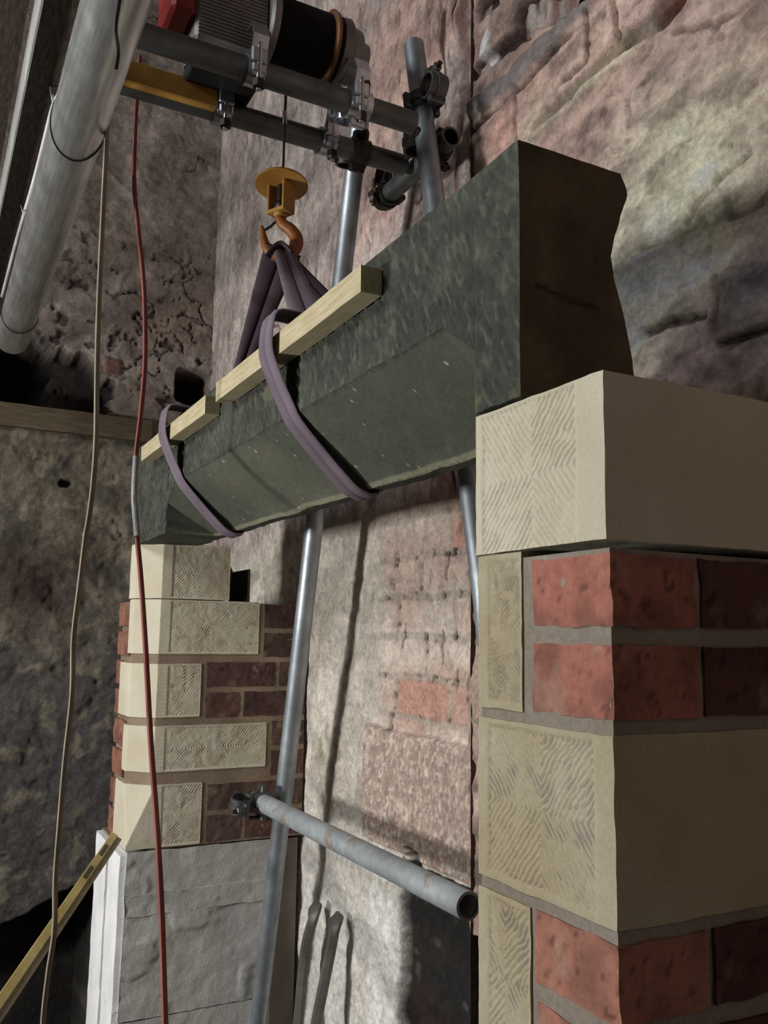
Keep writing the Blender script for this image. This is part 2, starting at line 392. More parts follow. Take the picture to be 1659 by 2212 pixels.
    xw = U(812, 2000)[0]; wt = sst(xw-.06, xw-.01, u+.04*fbm(P, .09, 85))*(1-sst(xk-.03, xk-.005, u+.03*fbm(P, .06, 86)))*(1-sst(zk-.03, zk+.03, v+.05*fbm(P, .1, 87)))
    col = mix(col, lin((240,238,232)), wt*sst(-.45, -.15, fbm(P, .10, 88, 4))); d += wt*.006*fbm(P, .04, 89)
    # put-log holes
    for (a, b, s1, s2) in ((853, 1209, .013, .016), (842, 1562, .012, .02), (897, 1868, .032, .034), (846, 1262, .010, .012)):
        hu, hv = U(a, b); h = (1-sst(s1*.8, s1*1.2, np.abs(u-hu)+.004*fbm(P, .02, 91)))*(1-sst(s2*.8, s2*1.2, np.abs(v-hv)+.004*fbm(P, .02, 92)))
        k = .3 if s1 == .010 else 1; d -= .06*h*k; col = mix(col, lin((40,26,22)), h*.9*k)
    # cracks
    for pl in (((965,1195),(960,1250)), ((985,1450),(978,1490)), ((952,1365),(950,1435)), ((872,1350),(865,1400)), ((990,1060),(995,1140)), ((1050,1400),(1052,1460))):
        g = 1-sst(.001, .006, seg(u+.01*fbm(P, .03, 93), v, [U(*p) for p in pl])); d -= .012*g; col = mix(col, lin((52,36,30)), g*.85)
    for pl in (((710,600),(716,660)), ((560,690),(600,705),(640,740)), ((790,500),(795,540))):
        g = 1-sst(.001, .007, seg(u+.02*fbm(P, .04, 94), v, [U(*p) for p in pl])); d -= .015*g; col = mix(col, lin((60,46,42)), g*.8)
    return d, np.minimum(col*(1+.18*up)[:, None], .85)
wall('wall_back', 'y', YB, XA-.02, XCOR+.35, CAMZ+.20, CAMZ+3.05, .0065, f_back, -1)
wall('wall_back', 'y', YB, -3.0, XCOR+.35, CAMZ-1.3, CAMZ+.203, .0036, f_back, -1)
wall('wall_back', 'y', YB, XA-.02, -2.995, CAMZ-1.95, CAMZ+.203, .02, f_back, -1)

# ---- near right part of the back wall: coursed pinkish stone
def f_c(u, v, P):
    w = P+.035*vec(P, .15, 205)
    d = .008*fbm(P, .35, 201, 5)+.004*fbm(P, .06, 202, 5)
    col = mix(np.tile(lin((142,122,112)), (len(u), 1)), lin((132,112,105)), sst(-.2, .3, fbm(w, .2, 203, 4)))
    col = np.minimum(col*1.35, .8)
    def dot(px, py, r0, r1, c, k, s):
        cu, cv = UC(px, py); g = 1-sst(r0, r1, np.hypot(u-cu, v-cv)+.05*fbm(P, .12, s, 4)); return mix(col, lin(c), g*k), g
    col, _ = dot(1450, 480, .02, .32, (204,200,182), .95, 210)
    col, _ = dot(1480, 330, .02, .24, (184,178,156), .85, 211)
    col, _ = dot(1400, 650, .02, .17, (206,200,184), .9, 212)
    col, _ = dot(1620, 640, .02, .13, (98,92,96), 1, 213)
    col, _ = dot(1500, 760, .02, .15, (112,98,98), .9, 214)
    col, _ = dot(1640, 740, .02, .13, (104,94,92), .9, 219)
    col, _ = dot(1160, 110, .02, .12, (166,140,126), .9, 215)
    col, _ = dot(1080, 300, .02, .10, (150,116,106), .9, 216)
    col, _ = dot(1150, 260, .01, .07, (160,146,128), .9, 217)
    col, _ = dot(1500, 100, .02, .2, (138,120,112), .8, 218)
    # dragged plaster streaks
    sk = fbm(np.stack([P[:,0]*.8+P[:,2]*.3, P[:,1], P[:,2]*1.8-P[:,0]*.3], 1), .07, 220, 4); col = mix(col, col*.62, sst(.05, .35, sk)); col = mix(col, np.minimum(col*1.35, .8), sst(.05, .35, -sk)*.8)
    d += .008*sk
    pit = sst(.34, .46, fbm(P, .028, 221, 3)); d -= .004*pit; col = mix(col, col*.6, pit*.8)
    def crack(pl, w0, w1, dep, c, k=1, s=230, j=.015):
        g = (1-sst(w0, w1, seg(u+j*fbm(P, .05, s, 3), v+j*fbm(P, .05, s+3, 3), [UC(*p) for p in pl])))
        return d-dep*g, mix(col, lin(c), g*k)
    # grey weathered bed joint and the dark hollow above it
    d, col = crack([(1018,240),(1100,170),(1200,70),(1300,-40)], .014, .032, -.010, (112,106,104), .95, 231)
    d, col = crack([(1030,150),(1080,100),(1140,60)], .014, .026, .03, (48,32,32), .95, 232)
    d, col = crack([(1130,30),(1200,10),(1300,-60)], .026, .036, .05, (30,15,16), 1, 233)
    d, col = crack([(1040,20),(1090,-30)], .020, .03, .05, (34,17,18), 1, 234)
    gu, gv = UC(1046, 108); g = (1-sst(.016, .024, np.abs(u-gu)+.006*fbm(P, .03, 235)))*(1-sst(.030, .040, np.abs(v-gv-(u-gu)*.9)+.006*fbm(P, .03, 236)))
    col = mix(col, lin((214,210,208)), g); d += .006*g
    d, col = crack([(1262,20),(1264,80),(1262,130),(1228,160),(1208,172)], .002, .008, .022, (60,44,38), .9, 237, .006)
    d, col = crack([(1318,0),(1328,60),(1325,80)], .002, .007, .02, (60,44,38), .9, 238, .006)
    d, col = crack([(1145,300),(1250,205),(1370,100)], .001, .014, -.010, (176,170,150), .8, 239, .003)
    d, col = crack([(1160,262),(1230,200),(1340,90)], .010, .03, .012, (104,94,78), .8, 240)
    d, col = crack([(1345,90),(1420,40),(1460,0)], .010, .03, .02, (96,88,78), .9, 241)
    cu, cv = UC(1436, 15); g = 1-sst(.03, .05, np.hypot(u-cu, (v-cv)*1.3)+.015*fbm(P, .05, 242)); d -= .03*g; col = mix(col, lin((78,50,40)), g)
    d, col = crack([(1450,70),(1560,40),(1659,-30)], .001, .008, .012, (70,60,50), .7, 243)
    d, col = crack([(1480,480),(1500,440),(1560,370),(1620,330)], .001, .010, .010, (92,88,76), .7, 244)
    d, col = crack([(1575,420),(1580,470),(1650,440)], .001, .008, .010, (92,88,76), .6, 245)
    d, col = crack([(1390,540),(1440,525),(1520,470)], .001, .008, .010, (90,86,74), .6, 246)
    d, col = crack([(1390,720),(1430,705),(1510,690)], .003, .010, .02, (58,46,42), .8, 247)
    d, col = crack([(1560,740),(1659,715)], .003, .010, .02, (58,46,42), .8, 248)
    d, col = crack([(1545,590),(1550,640),(1545,720)], .001, .010, .012, (80,66,60), .7, 249)
    d, col = crack([(1110,190),(1108,260),(1112,330)], .001, .008, .010, (84,68,60), .6, 250, .008)
    d, col = crack([(1355,200),(1358,270)], .001, .008, .010, (84,68,60), .5, 251, .008)
    d, col = crack([(1020,280),(1110,200),(1230,70)], .002, .009, .02, (46,36,34), .8, 252, .012)
    # right of the lintel: ragged small bricks low down
    lo = 1-sst(CAMZ+.40, CAMZ+.50, v+.04*fbm(P, .1, 260)); d += lo*.014*fbm(P, .05, 261, 3); col = mix(col, col*.6, lo*sst(0, .3, fbm(P, .05, 262, 3)))
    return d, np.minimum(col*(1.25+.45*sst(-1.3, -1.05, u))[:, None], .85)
wall('wall_right', 'y', YC, XCOR, 1.2, CAMZ-.6, CAMZ+2.1, .0045, f_c, -1)
# the step between the two depths of the back wall
def f_step(u, v, P): return .004*fbm(P, .1, 300), np.tile(lin((90,70,64)), (len(u), 1))
wall('trim_1', 'x', XCOR+.012, YC-.005, YB+.03, CAMZ-1.95, CAMZ+2.1, .01, f_step, -1)

# ---- left end wall
def f_left(u, v, P):
    w = P+.05*vec(P, .14, 405)
    zt = UA(150, 900)[1]
    up = sst(zt-.02, zt+.02, v)
    d = .022*fbm(P, .30, 401, 5)+.010*fbm(P, .07, 402, 4)
    f1, f2, ci = voro(w[:,0], w[:,2], .24, .17, 408); crev = (1-sst(.01, .10, f2-f1))*sst(-.1, .15, fbm(P, .22, 409, 3))
    g1, g2, cj = voro(w[:,0], w[:,2], .11, .09, 411); crev2 = (1-sst(.02, .12, g2-g1))*sst(.05, .25, fbm(P, .2, 412, 3))
    zm = UA(300, 560)[1]; low = 1-sst(zm-.1, zm+.25, v)
    w2 = P+.03*vec(P, .06, 413); crev = ridge(w2, .22, 414, .04)*sst(.0, .3, fbm(P, .25, 409, 3)); crev2 = ridge(w2, .10, 415, .05)*sst(-.05, .2, fbm(P, .18, 412, 3)); crev2 = np.maximum(crev2, sst(.32, .45, fbm(P, .05, 416, 3)))
    d += .018*(ci-.5)*up*sst(0, .2, f2-f1)-.018*crev*up*(.5+.5*low)-.016*crev2*up*low
    col = mix(np.tile(lin((146,134,126)), (len(u), 1)), lin((118,106,98)), sst(-.25, .3, fbm(w, .18, 420, 4)))
    bl = fbm(w2, .05, 417, 4); col = mix(col, col*.75, sst(.08, .35, bl)); col = mix(col, np.minimum(col*1.2, .8), sst(.08, .35, -bl)); d += .005*bl
    col = mix(col, lin((124,104,92)), .6*sst(0, .4, fbm(w, .3, 421, 3)))
    cl = mix(np.tile(lin((112,105,91)), (len(u), 1)), lin((80,75,67)), sst(-.2, .35, fbm(w2, .11, 422, 4)))
    cl = mix(cl, lin((84,80,79)), sst(UA(100,1700)[1], UA(100,1250)[1], v)*0+(1-sst(UA(100,1600)[1], UA(100,1250)[1], v)))
    cl = mix(cl, lin((134,126,108)), .7*sst(.1, .4, fbm(w2, .06, 423, 4))); cl = mix(cl, cl*.45, ridge(w2, .15, 418, .03)*sst(0, .3, fbm(P, .2, 419, 2))*.7)
    col = mix(cl, col, up); col = mix(col, col*.3, .9*np.maximum(crev, crev2*low)*up)
    d += (1-up)*(.02*fbm(w, .12, 424, 4)); pit = (1-up)*sst(.34, .5, fbm(w2, .05, 425, 4)); d += (1-up)*(.014*fbm(w2, .06, 426, 5)+.016*np.abs(fbm(w2, .14, 427, 5)))-.008*pit; col = mix(col, col*.6, pit*.8)
    d *= sst(CAMZ-1.6, CAMZ-.2, v)*.6+.4
    # dark reddish patch
    cu, cv = UA(60, 1250); g = 1-sst(.04, .26, np.hypot(u-cu, v-cv)+.04*fbm(P, .1, 430)); col = mix(col, lin((66,52,48)), g*.9)
    # big void above the timber
    def hole(cx, cy, rx, ry, dep, s, sq=2., nz=.05):
        nonlocal d, col
        cu, cv = UA(cx, cy); q = (np.abs((u-cu)/rx)**sq+np.abs((v-cv)/ry)**sq)**(1/sq)+nz*6*fbm(P, .09, s, 4)
        h = 1-sst(.9, 1.0, q); d -= dep*h; col = mix(col, lin((26,23,20)), h*.93)
    hole(70, 825, .30, .17, .17, 440, 3); hole(10, 790, .20, .2, .17, 441, 3)
    hole(418, 836, .085, .085, .22, 442, 5, .02)
    hole(240, 840, .028, .045, .10, 443, 3, .04)
    hole(140, 1045, .03, .02, .03, 444, 2, .08)
    # dark sunken area at the bottom left
    cu0, cv0 = UA(100, 1960); h = (1-sst(cv0-.02, cv0+.03, v+.12*(u-cu0)*-2.2+.05*fbm(P, .2, 446)))*(1-sst(UA(215,2100)[0]-.02, UA(215,2100)[0], u))
    d -= .45*h; col = mix(col, lin((40,37,35)), h*.85)
    # brick end stub
    bu, bv = UA(243, 792); g = (1-sst(.030, .036, np.abs(u-bu)))*(1-sst(.030, .036, np.abs(v-bv))); d = d*(1-g)+.02*g; col = mix(col, lin((112,80,74)), g)
    return d, col
wall('wall_left', 'x', XA, -.55, YB+.04, CAMZ-1.95, CAMZ+3.05, .0065, f_left, 1)
mb = MB().box((XA-.6, -3.2, -.05), (1.6, YB+.2, 0.0)); fl = mb.build('floor', M_floor, smooth=0); fl['kind'] = 'structure'
mb = MB().box((XA-.6, -1.2, CAMZ+3.0), (1.6, YB+.2, CAMZ+3.1)); fl = mb.build('ceiling', M_floor, smooth=0); fl['kind'] = 'structure'

# ================================================================== FIREPLACE PIERS
def tool(axes, c, h, margin, pitch, amp, seed, narrow=False):
    """chisel furrows running to the diagonals inside smooth margins"""
    def fn(P):
        a = P[:, axes[0]]-c[0]; b = P[:, axes[1]]-c[1]
        n = vec(P, .03, seed, 2); nn = fbm(P, .012, seed+5, 2)
        s = (np.abs(a)*1.15-np.abs(b)+.0035*n[:,0])/pitch+.35*n[:,1]+.3*nn
        st = np.abs(((s % 1)-.5)*2)
        m = np.minimum(h[0]-margin[0]-a, np.minimum(h[0]-margin[1]+a, np.minimum(h[1]-margin[2]-b, h[1]-margin[2]+b)))
        inside = sst(0, .003, m)
        br = .35+.65*sst(-.7, .0, n[:,2]+.8*nn)
        fine = .00022*np.sin((P[:, axes[1]])/.0028*2*math.pi+3*n[:,1])
        return inside*(-amp*(1-st)**.8*br-.0008+.0009*nn)+(1-inside)*fine*sst(0, .004, np.minimum(h[0]-np.abs(a), h[1]-np.abs(b)))-.0004*(1-sst(.0005, .0012, np.abs(m)))
    return fn
# ---------------- right pier
XE = -.612; XL = -.825; YR = YC-.01
zt = CAMZ
pr = thing('fireplace_pier', (-.72, .8, 0), 'near right brick and sandstone fireplace pier with chisel-tooled stones down its front edge', 'pier')
TR = .250
ps = thing('padstone', ((XE+XL)/2, .8, zt+.09), 'large new pale sandstone block on the near right pier, under the lintel end', 'stone block')
block('tooled_block', (XL, Y0, zt+.091), (XE, YR, zt+TR), M_sand, ps, .010, .0012, .03, 11, (1, 0),
      tool((0, 2), ((XL+XE)/2-.006, zt+.168), ((XE-XL)/2, .0795), (.034, .018, .0), .0105, .0026, 12), .0014)
def rq(name, x0, x1, z0, z1, y1, seed, pitch=.0078, mat=None):
    return block(name, (x0, Y0+.003, z0), (x1, y1, z1), mat or M_sandold, pr, .010, .0016, .03, seed, (1, 0),
          tool((0, 2), ((x0+x1)/2, (z0+z1)/2), ((x1-x0)/2, (z1-z0)/2), (.003 if x1 < XE-.02 else .026, .018, .006), pitch*1.05, .0021, seed+3), .0015)
rq('quoin_stone', XL, -.745, zt-.075, zt+.0895, .78, 21, .0055)
rq('quoin_stone', XL, XE, zt-.250, zt-.086, .80, 24, .0088)
rq('quoin_stone', XL, -.735, zt-.425, zt-.262, .78, 27, .0088)
rq('quoin_stone', XL, XE, zt-.60, zt-.437, .80, 28, .0088)
def bcol(base, seed, dark=.35):
    b = lin(base)
    def fn(V):
        c = mix(np.tile(b, (len(V), 1)), b*(1-dark), sst(-.2, .4, fbm(V, .05, seed, 3)))
        c = mix(c, b*.25, sst(.30, .44, fbm(V, .009, seed+2, 3))*.8)
        return mix(c, lin((150,132,116)), sst(.25, .5, fbm(V, .03, seed+4, 3))*.35)
    return fn
def brick(parent, lo, hi, base, seed, res=.005, amp=.0028):
    return block('brick', lo, hi, M_brick, parent, res, amp, .022, seed, colfn=bcol(base, seed))
P_ = .084; bt = zt+.078
sd = 100
for r in range(-1, 14):
    z1 = bt-P_*r-(.004 if r >= 3 else 0); z0 = z1-.066; sd += 3
    if r == -1: continue
    wide = (r in (2, 3) or r in (6, 7))
    if not wide:
        brick(pr, (-.727, Y0+.004, z0), (XE+.001, Y0+.11, z1), (154,100,86) if r < 2 else (152,104,88), sd)
    y = Y0+.118 if not wide else .815
    k = 0
    while y < YR-.02:
        L = .215 if (r+k) % 2 == 0 else .205
        y2 = min(y+L, YR); brick(pr, (-.75, y, z0), (XE+.002*random.random(), y2, z1), (84,54,50), sd+20+k, .008); y = y2+.014; k += 1  # darker base on these side bricks: the face's shade put into the colour
mb = MB().box((XL+.003, Y0+.0055, 0), (XE-.002, YR, zt+.083)); mb.build('mortar_core', M_mort, pr, 0)
mb = MB().box((XL+.02, Y0+.03, 0), (XL+.07, YR, zt+.0885)); mb.build('inner_face', M_mortd, pr, 0)

# ---------------- left pier
XR = -2.54; CH = .064; XF = XR-CH; XO = -2.82
def LY(px, py): p = atx(px, py, XR); return p[1], p[2]
pl = thing('fireplace_pier', (-2.68, .8, 0), 'far left fireplace pier with bright chamfered corner stones over grey concrete blocks', 'pier')
YBK = YB-.012
def chwarp(z0s=None):
    """pull the front corner (max x, min y) back to the chamfer; stops run out to a square corner at the bottom"""
    def fn(Q):
        c = np.full(len(Q), CH)
        if z0s is not None: c = CH*np.clip((Q[:,2]-z0s[0])/(z0s[1]-z0s[0]), 0, 1)
        s = (Q[:,0]-XR)-(Q[:,1]-Y0)+c          # >0 beyond the chamfer plane
        e = np.maximum(s, 0)
        Q = Q.copy(); Q[:,0] -= e/2; Q[:,1] += e/2; return Q
    return fn
def lq(name, py_a, py_b, pxr, seed, parent, pitch=.0115, xo=-2.67, stop=False, mat=None, gap=0):
    y1 = LY(pxr, (py_a+py_b)/2)[0]; z1 = LY(pxr, py_a)[1]; z0 = LY(pxr, py_b)[1]
    warp = chwarp((z0+.01, z1-.02) if stop else None)
    ya = Y0+CH if not stop else Y0
    o = block(name, (xo, Y0, z0), (XR, y1, z1), mat or M_saw, parent, .006, .0009, .03, seed, (0, 1),
          tool((1, 2), ((y1+Y0+CH)/2+.012, (z0+z1)/2), ((y1-Y0-CH)/2+.012, (z1-z0)/2), (.006, .030, .004), pitch*.82, .0019, seed+3), .0022, warp=warp)
    return o, y1, z0, z1
# top stone is loose
z1 = LY(495, 1182)[1]; z0 = LY(495, 1299)[1]
pt = thing('padstone', (-2.6, .68, z0), 'small chamfered new sandstone block topping the far left pier under the lintel', 'stone block')
lq('tooled_block', 1181, 1297, 497, 41, pt)
rows = [(1301,1413,559,-2.65),(1434,1548,433,-2.74),(1561,1655,574,-2.65),(1690,1822,434,-2.72)]
tops = []
for i, (a, b, px, xo) in enumerate(rows):
    o, y1, q0, q1 = lq('quoin_stone', a, b, px, 44+5*i, pl, xo=xo, stop=(i == 3)); tops.append((y1, q0, q1))
ztop = LY(600, 1302)[1]
pitch = (ztop-LY(560, 1815)[1])/8
sd = 400
for r in range(8):
    z1b = ztop-pitch*r-.006; z0b = z1b-pitch+.016; q = tops[min(r//2, 3)]; y = q[0]+.018; k = 0; sd += 4
    if r % 2 and r//2 in (1, 3): first = .10
    else: first = .21
    while y < YBK-.02:
        y2 = min(y+(first if k == 0 else .21), YBK); brick(pl, (XR-.1, y, z0b), (XR-.001, y2, z1b), random.choice([(100,72,64),(88,64,60),(96,74,66)]), sd+30+k, .006, .003); y = y2+.014; k += 1
    # front face bricks beside the quoins
    xo = rows[min(r//2, 3)][3]
    if xo-.02 > XO+.03: brick(pl, (XO+.01*random.random(), Y0+.004, z0b), (xo-.012, Y0+.1, z1b), (140,96,80), sd+60, .008)
zc = LY(400, 1828)[1]
mb = MB().box((XO+.02, Y0+.012, zc), (XF-.002, YBK, ztop-.004)); mb.box((XF-.01, Y0+CH+.004, zc), (XR-.0025, YBK, ztop-.004)); mb.add([(XF-.01, Y0+.0055, zc), (XF-.001, Y0+.0055, zc), (XR-.004, Y0+CH+.0005, zc), (XR-.004, Y0+CH+.01, zc), (XF-.01, Y0+CH+.01, zc)]+[(XF-.01, Y0+.0055, ztop-.004), (XF-.001, Y0+.0055, ztop-.004), (XR-.004, Y0+CH+.0005, ztop-.004), (XR-.004, Y0+CH+.01, ztop-.004), (XF-.01, Y0+CH+.01, ztop-.004)], [(0,1,6,5),(1,2,7,6),(2,3,8,7),(3,4,9,8),(4,0,5,9),(5,6,7,8,9)]); mb.build('mortar_core', M_mortd, pl, 0)
# lower concrete blockwork
zz = [zc-.002, LY(400, 1925)[1], LY(400, 1962)[1], LY(400, 2185)[1], LY(400, 2230)[1]-.2, LY(400, 2230)[1]-.45]
def smear(seed):
    return lambda P: .003*fbm(P, .12, seed, 5)+.0012*fbm(P, .02, seed+4, 3)+.004*sst(.1, .25, fbm(P, .18, seed+9, 4))
YK = LY(592, 1830)[0]
for i in range(len(zz)-1):
    if i == 1: continue
    a, b = zz[i+1], zz[i]
    block('concrete_block', (XR-.14, Y0+.004, a+.002), (XR, YK, b-.002), M_conc, pl, .008, .003, .05, 60+i, (0, 1), smear(61+i), .005)
block('mortar_bed', (XR-.14, Y0+.004, zz[2]-.004), (XR+.004, YK-.005, zz[1]+.006), M_conc, pl, .008, .004, .04, 75, (0, 1), smear(76), .005)
for i in range(4):
    a = zc-.012-i*.4
    block('white_render_strip', (-2.70, Y0-.012, max(a-.398, .0)), (XR-.006, Y0+.008, a), M_white, pl, .010, .002, .04, 80+i)['label'] = 'white rendered front edge strip'
    block('white_render_strip', (-2.90, Y0-.012, max(a-.398, .0)), (-2.73, Y0+.008, a), M_white, pl, .010, .002, .04, 85+i)['label'] = 'white rendered front edge strip'
MB().box((XR-.2, YK-.02, 0), (XR-.02, YBK-.004, zc-.01)).build('mortar_fillet', M_mort, pl, 0)
MB().box((-2.9, Y0+.004, 0), (XR-.14, YK, zc-.004)).build('block_core', M_mortd, pl, 0)
# folded dark packing sheet standing on the pier top
q = [LY(498, 1222), LY(524, 1232), LY(545, 1226)]
zp = ztop-.002
sheet = [(XR-.01, q[0][0], q[0][1]), (XR-.06, q[1][0]-.012, q[1][1]-.003), (XR-.012, q[2][0]-.004, q[2][1]-.004)]
V = []; 
for (x, y, z) in sheet: V += [(x, y, zp), (x, y, z), (x-.003, y+.004, zp), (x-.003, y+.004, z)]
Fs = []
for i in (0, 1):
    a = i*4; b = a+4; Fs += [(a, b, b+1, a+1), (a+2, a+3, b+3, b+2), (a+1, b+1, b+3, a+3), (a, a+2, b+2, b)]
Fs += [(0, 1, 3, 2), (8, 10, 11, 9)]
o = mk('packing_sheet', V, Fs, M_pack, None, 0); tag(o, 'small dark folded sheet standing on the far left pier beside its top stone', 'packing sheet')

# ================================================================== LINTEL
zb = CAMZ+TR+.004; LX1 = aty(1120, 302, Y0)[0]; LX0 = -2.66; ztL = aty(1120, 302, Y0)[2]; YLB = .70; CD = .125
XS1 = aty(1021, 905, Y0)[0]+.004; XS0 = aty(358, 1173, Y0)[0]
def backsh(A):
    t = np.clip((A[:,1]-Y0)/(YLB-Y0), 0, 1); q = (A[:,2]-zb)/(ztL-zb)
    return t*(.012*fbm(A, .09, 520, 4)+.012*np.exp(-((q-.92)/.08)**2)-.016*np.exp(-((q-.62)/.15)**2)+.016*np.exp(-((q-.1)/.2)**2))-(1-t)*.0016*fbm(A, .05, 601, 4)
def lintel():
    xs = np.concatenate([np.linspace(LX0, XS0, 50), np.linspace(XS0+.0005, XS1-.0005, 560), np.linspace(XS1, LX1, 30)])
    V = []; C = []
    # profile: front top -> front break -> bottom inner -> bottom back -> back top -> front top
    nf, nc, nb_, nk, nt_ = 64, 40, 10, 12, 10; rows_ = []
    for x in xs:
        inn = 1 if XS0 < x < XS1 else 0
        # run-out of the stop: the chamfer break dips near its ends
        e = min(abs(x-XS0), abs(x-XS1)); k = inn*(1 if e > .07 else .62+.38*(e/.07)) if inn else 0
        zbr = zb+CD*k if inn else zb+CD; d = CD if inn else 0
        pr = []
        for t in np.linspace(0, 1, nf): pr.append((Y0, ztL+(zbr-ztL)*t, 0, t))
        for t in np.linspace(0, 1, nc)[1:]: pr.append((Y0+d*t, zbr+(zb-zbr)*t, 1 if inn else 0, t))
        for t in np.linspace(0, 1, nb_)[1:]: pr.append((Y0+d+(YLB-Y0-d)*t, zb, 2, t))
        for t in np.linspace(0, 1, nk)[1:]: pr.append((YLB, zb+(ztL-zb)*t, 3, t))
        for t in np.linspace(0, 1, nt_)[1:-1]: pr.append((YLB+(Y0-YLB)*t, ztL, 4, t))
        rows_.append([(x, a, b, c, e2) for a, b, c, e2 in pr])
    A = np.array(rows_); m = A.shape[1]; P = A.reshape(-1, 5); Q = P[:, :3].copy(); kind = P[:, 3]
    rough = np.where(kind == 1, .15, 1.)
    ed = np.clip((LX1-Q[:,0])/.012, 0, 1)*np.clip((ztL-Q[:,2])/.008, 0, 1)*np.clip(np.abs(Q[:,0]-XS1)/.006, 0, 1)
    n = vec(Q, .05, 500, 4); n2 = fbm(np.stack([(Q[:,0]+.55*Q[:,2])*1.6, Q[:,1], (Q[:,2]-.55*Q[:,0])*.6], 1), .011, 510, 2)
    Q[:,1] += np.where(kind <= 1, -1, 1)*(0*rough*n[:,1]+.0036*(rough > .5)*sst(-.2, .5, n2)*(kind == 0)*ed)*1.
    Q[:,2] += .0022*n[:,2]*(1-.6*(kind == 1))
    Q0 = P[:, :3]; Q[:,1] = Q0[:,1]+(Q[:,1]-Q0[:,1])*(kind <= 1)+backsh(Q0)
    Q[:,2] = Q0[:,2]+.0022*fbm(Q0, .05, 702, 4)
    Fc = []
    nx = len(xs)
    for i in range(nx-1):
        for j in range(m): Fc.append((i*m+j, (i+1)*m+j, (i+1)*m+(j+1) % m, i*m+(j+1) % m))
    col = mix(np.tile(lin((72,75,66)), (len(Q), 1)), lin((56,58,52)), sst(-.3, .3, fbm(Q, .10, 530, 4)))
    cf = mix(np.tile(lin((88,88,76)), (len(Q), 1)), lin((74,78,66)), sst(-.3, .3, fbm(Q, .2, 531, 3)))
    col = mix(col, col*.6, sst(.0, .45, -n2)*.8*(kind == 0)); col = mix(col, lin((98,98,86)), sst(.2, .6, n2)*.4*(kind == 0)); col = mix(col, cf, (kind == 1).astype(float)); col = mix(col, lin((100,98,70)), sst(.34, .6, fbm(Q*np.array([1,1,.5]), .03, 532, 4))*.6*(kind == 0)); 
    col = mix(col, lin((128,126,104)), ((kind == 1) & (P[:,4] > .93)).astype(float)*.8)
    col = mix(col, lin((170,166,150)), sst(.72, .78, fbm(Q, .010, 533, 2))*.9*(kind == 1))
    # ragged right end
    y, z = np.meshgrid(np.linspace(Y0, YLB, 40), np.linspace(zb, ztL, 60), indexing='ij')
    E = np.stack([np.full(y.size, LX1), y.ravel(), z.ravel()], 1); E0 = E.copy(); t = (E0[:,1]-Y0)/(YLB-Y0); E[:,1] += backsh(E0); E[:,2] += .0022*fbm(E0, .05, 702, 4); b_ = np.minimum(1, 8*np.minimum(np.minimum(t, 1-t), np.minimum(E0[:,2]-zb, ztL-E0[:,2])/(ztL-zb))); E[:,0] += .005*fbm(E0, .05, 540, 4)*b_
    n0 = len(Q); idx = np.arange(y.size).reshape(y.shape)+n0; q = np.stack([idx[:-1,:-1], idx[1:,:-1], idx[1:,1:], idx[:-1,1:]], -1).reshape(-1, 4).tolist()
    ce = mix(np.tile(lin((92,80,62)), (len(E), 1)), lin((68,62,46)), sst(-.3, .3, fbm(E, .07, 541, 4))); ce = mix(ce, lin((84,60,44)), sst(0, .4, fbm(E, .1, 544, 3))*.7)
    g = seg(E[:,1]+.006*fbm(E, .02, 543), E[:,2], [(.575, CAMZ+.385), (.61, CAMZ+.377), (.66, CAMZ+.372)]); ce = mix(ce, lin((46,36,28)), 1-sst(.001, .005, g))
    # match the back edge of the body to the end outline near the right
    Fc += q+[[j for j in range(m)][::-1]]
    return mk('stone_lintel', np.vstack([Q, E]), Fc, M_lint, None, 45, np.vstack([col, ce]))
lt = lintel(); tag(lt, 'long dark grey-green chamfered stone lintel hoisted across the two fireplace piers', 'lintel')

# ================================================================== BATTENS on the lintel's top front edge
def batten(pxa, pxb, label, seed, py=(0, 0), notch=False):
    x0 = aty(pxa[0], pxa[1], .513)[0]; x1 = aty(pxb[0], pxb[1], .513)[0]
    zt_ = (aty(pxa[0], pxa[1], .513)[2]+aty(pxb[0], pxb[1], .513)[2])/2
    o = block('timber_batten', (x0, .513, zt_-.040), (x1, .546, zt_), M_wood, None, .02, .0012, .08, seed)
    tag(o, label, 'timber batten', 'timber packing battens along the lintel'); o['group'] = None; del o['group']
    return o, x0, x1, zt_
b1, bx0, bx1, bz = batten((467, 838), (781, 556), 'long pale timber batten under the middle sling, toward the right end', 31)
b2, cx0, cx1, cz_ = batten((306, 965), (444, 855), 'short pale timber batten under the far left sling', 35)

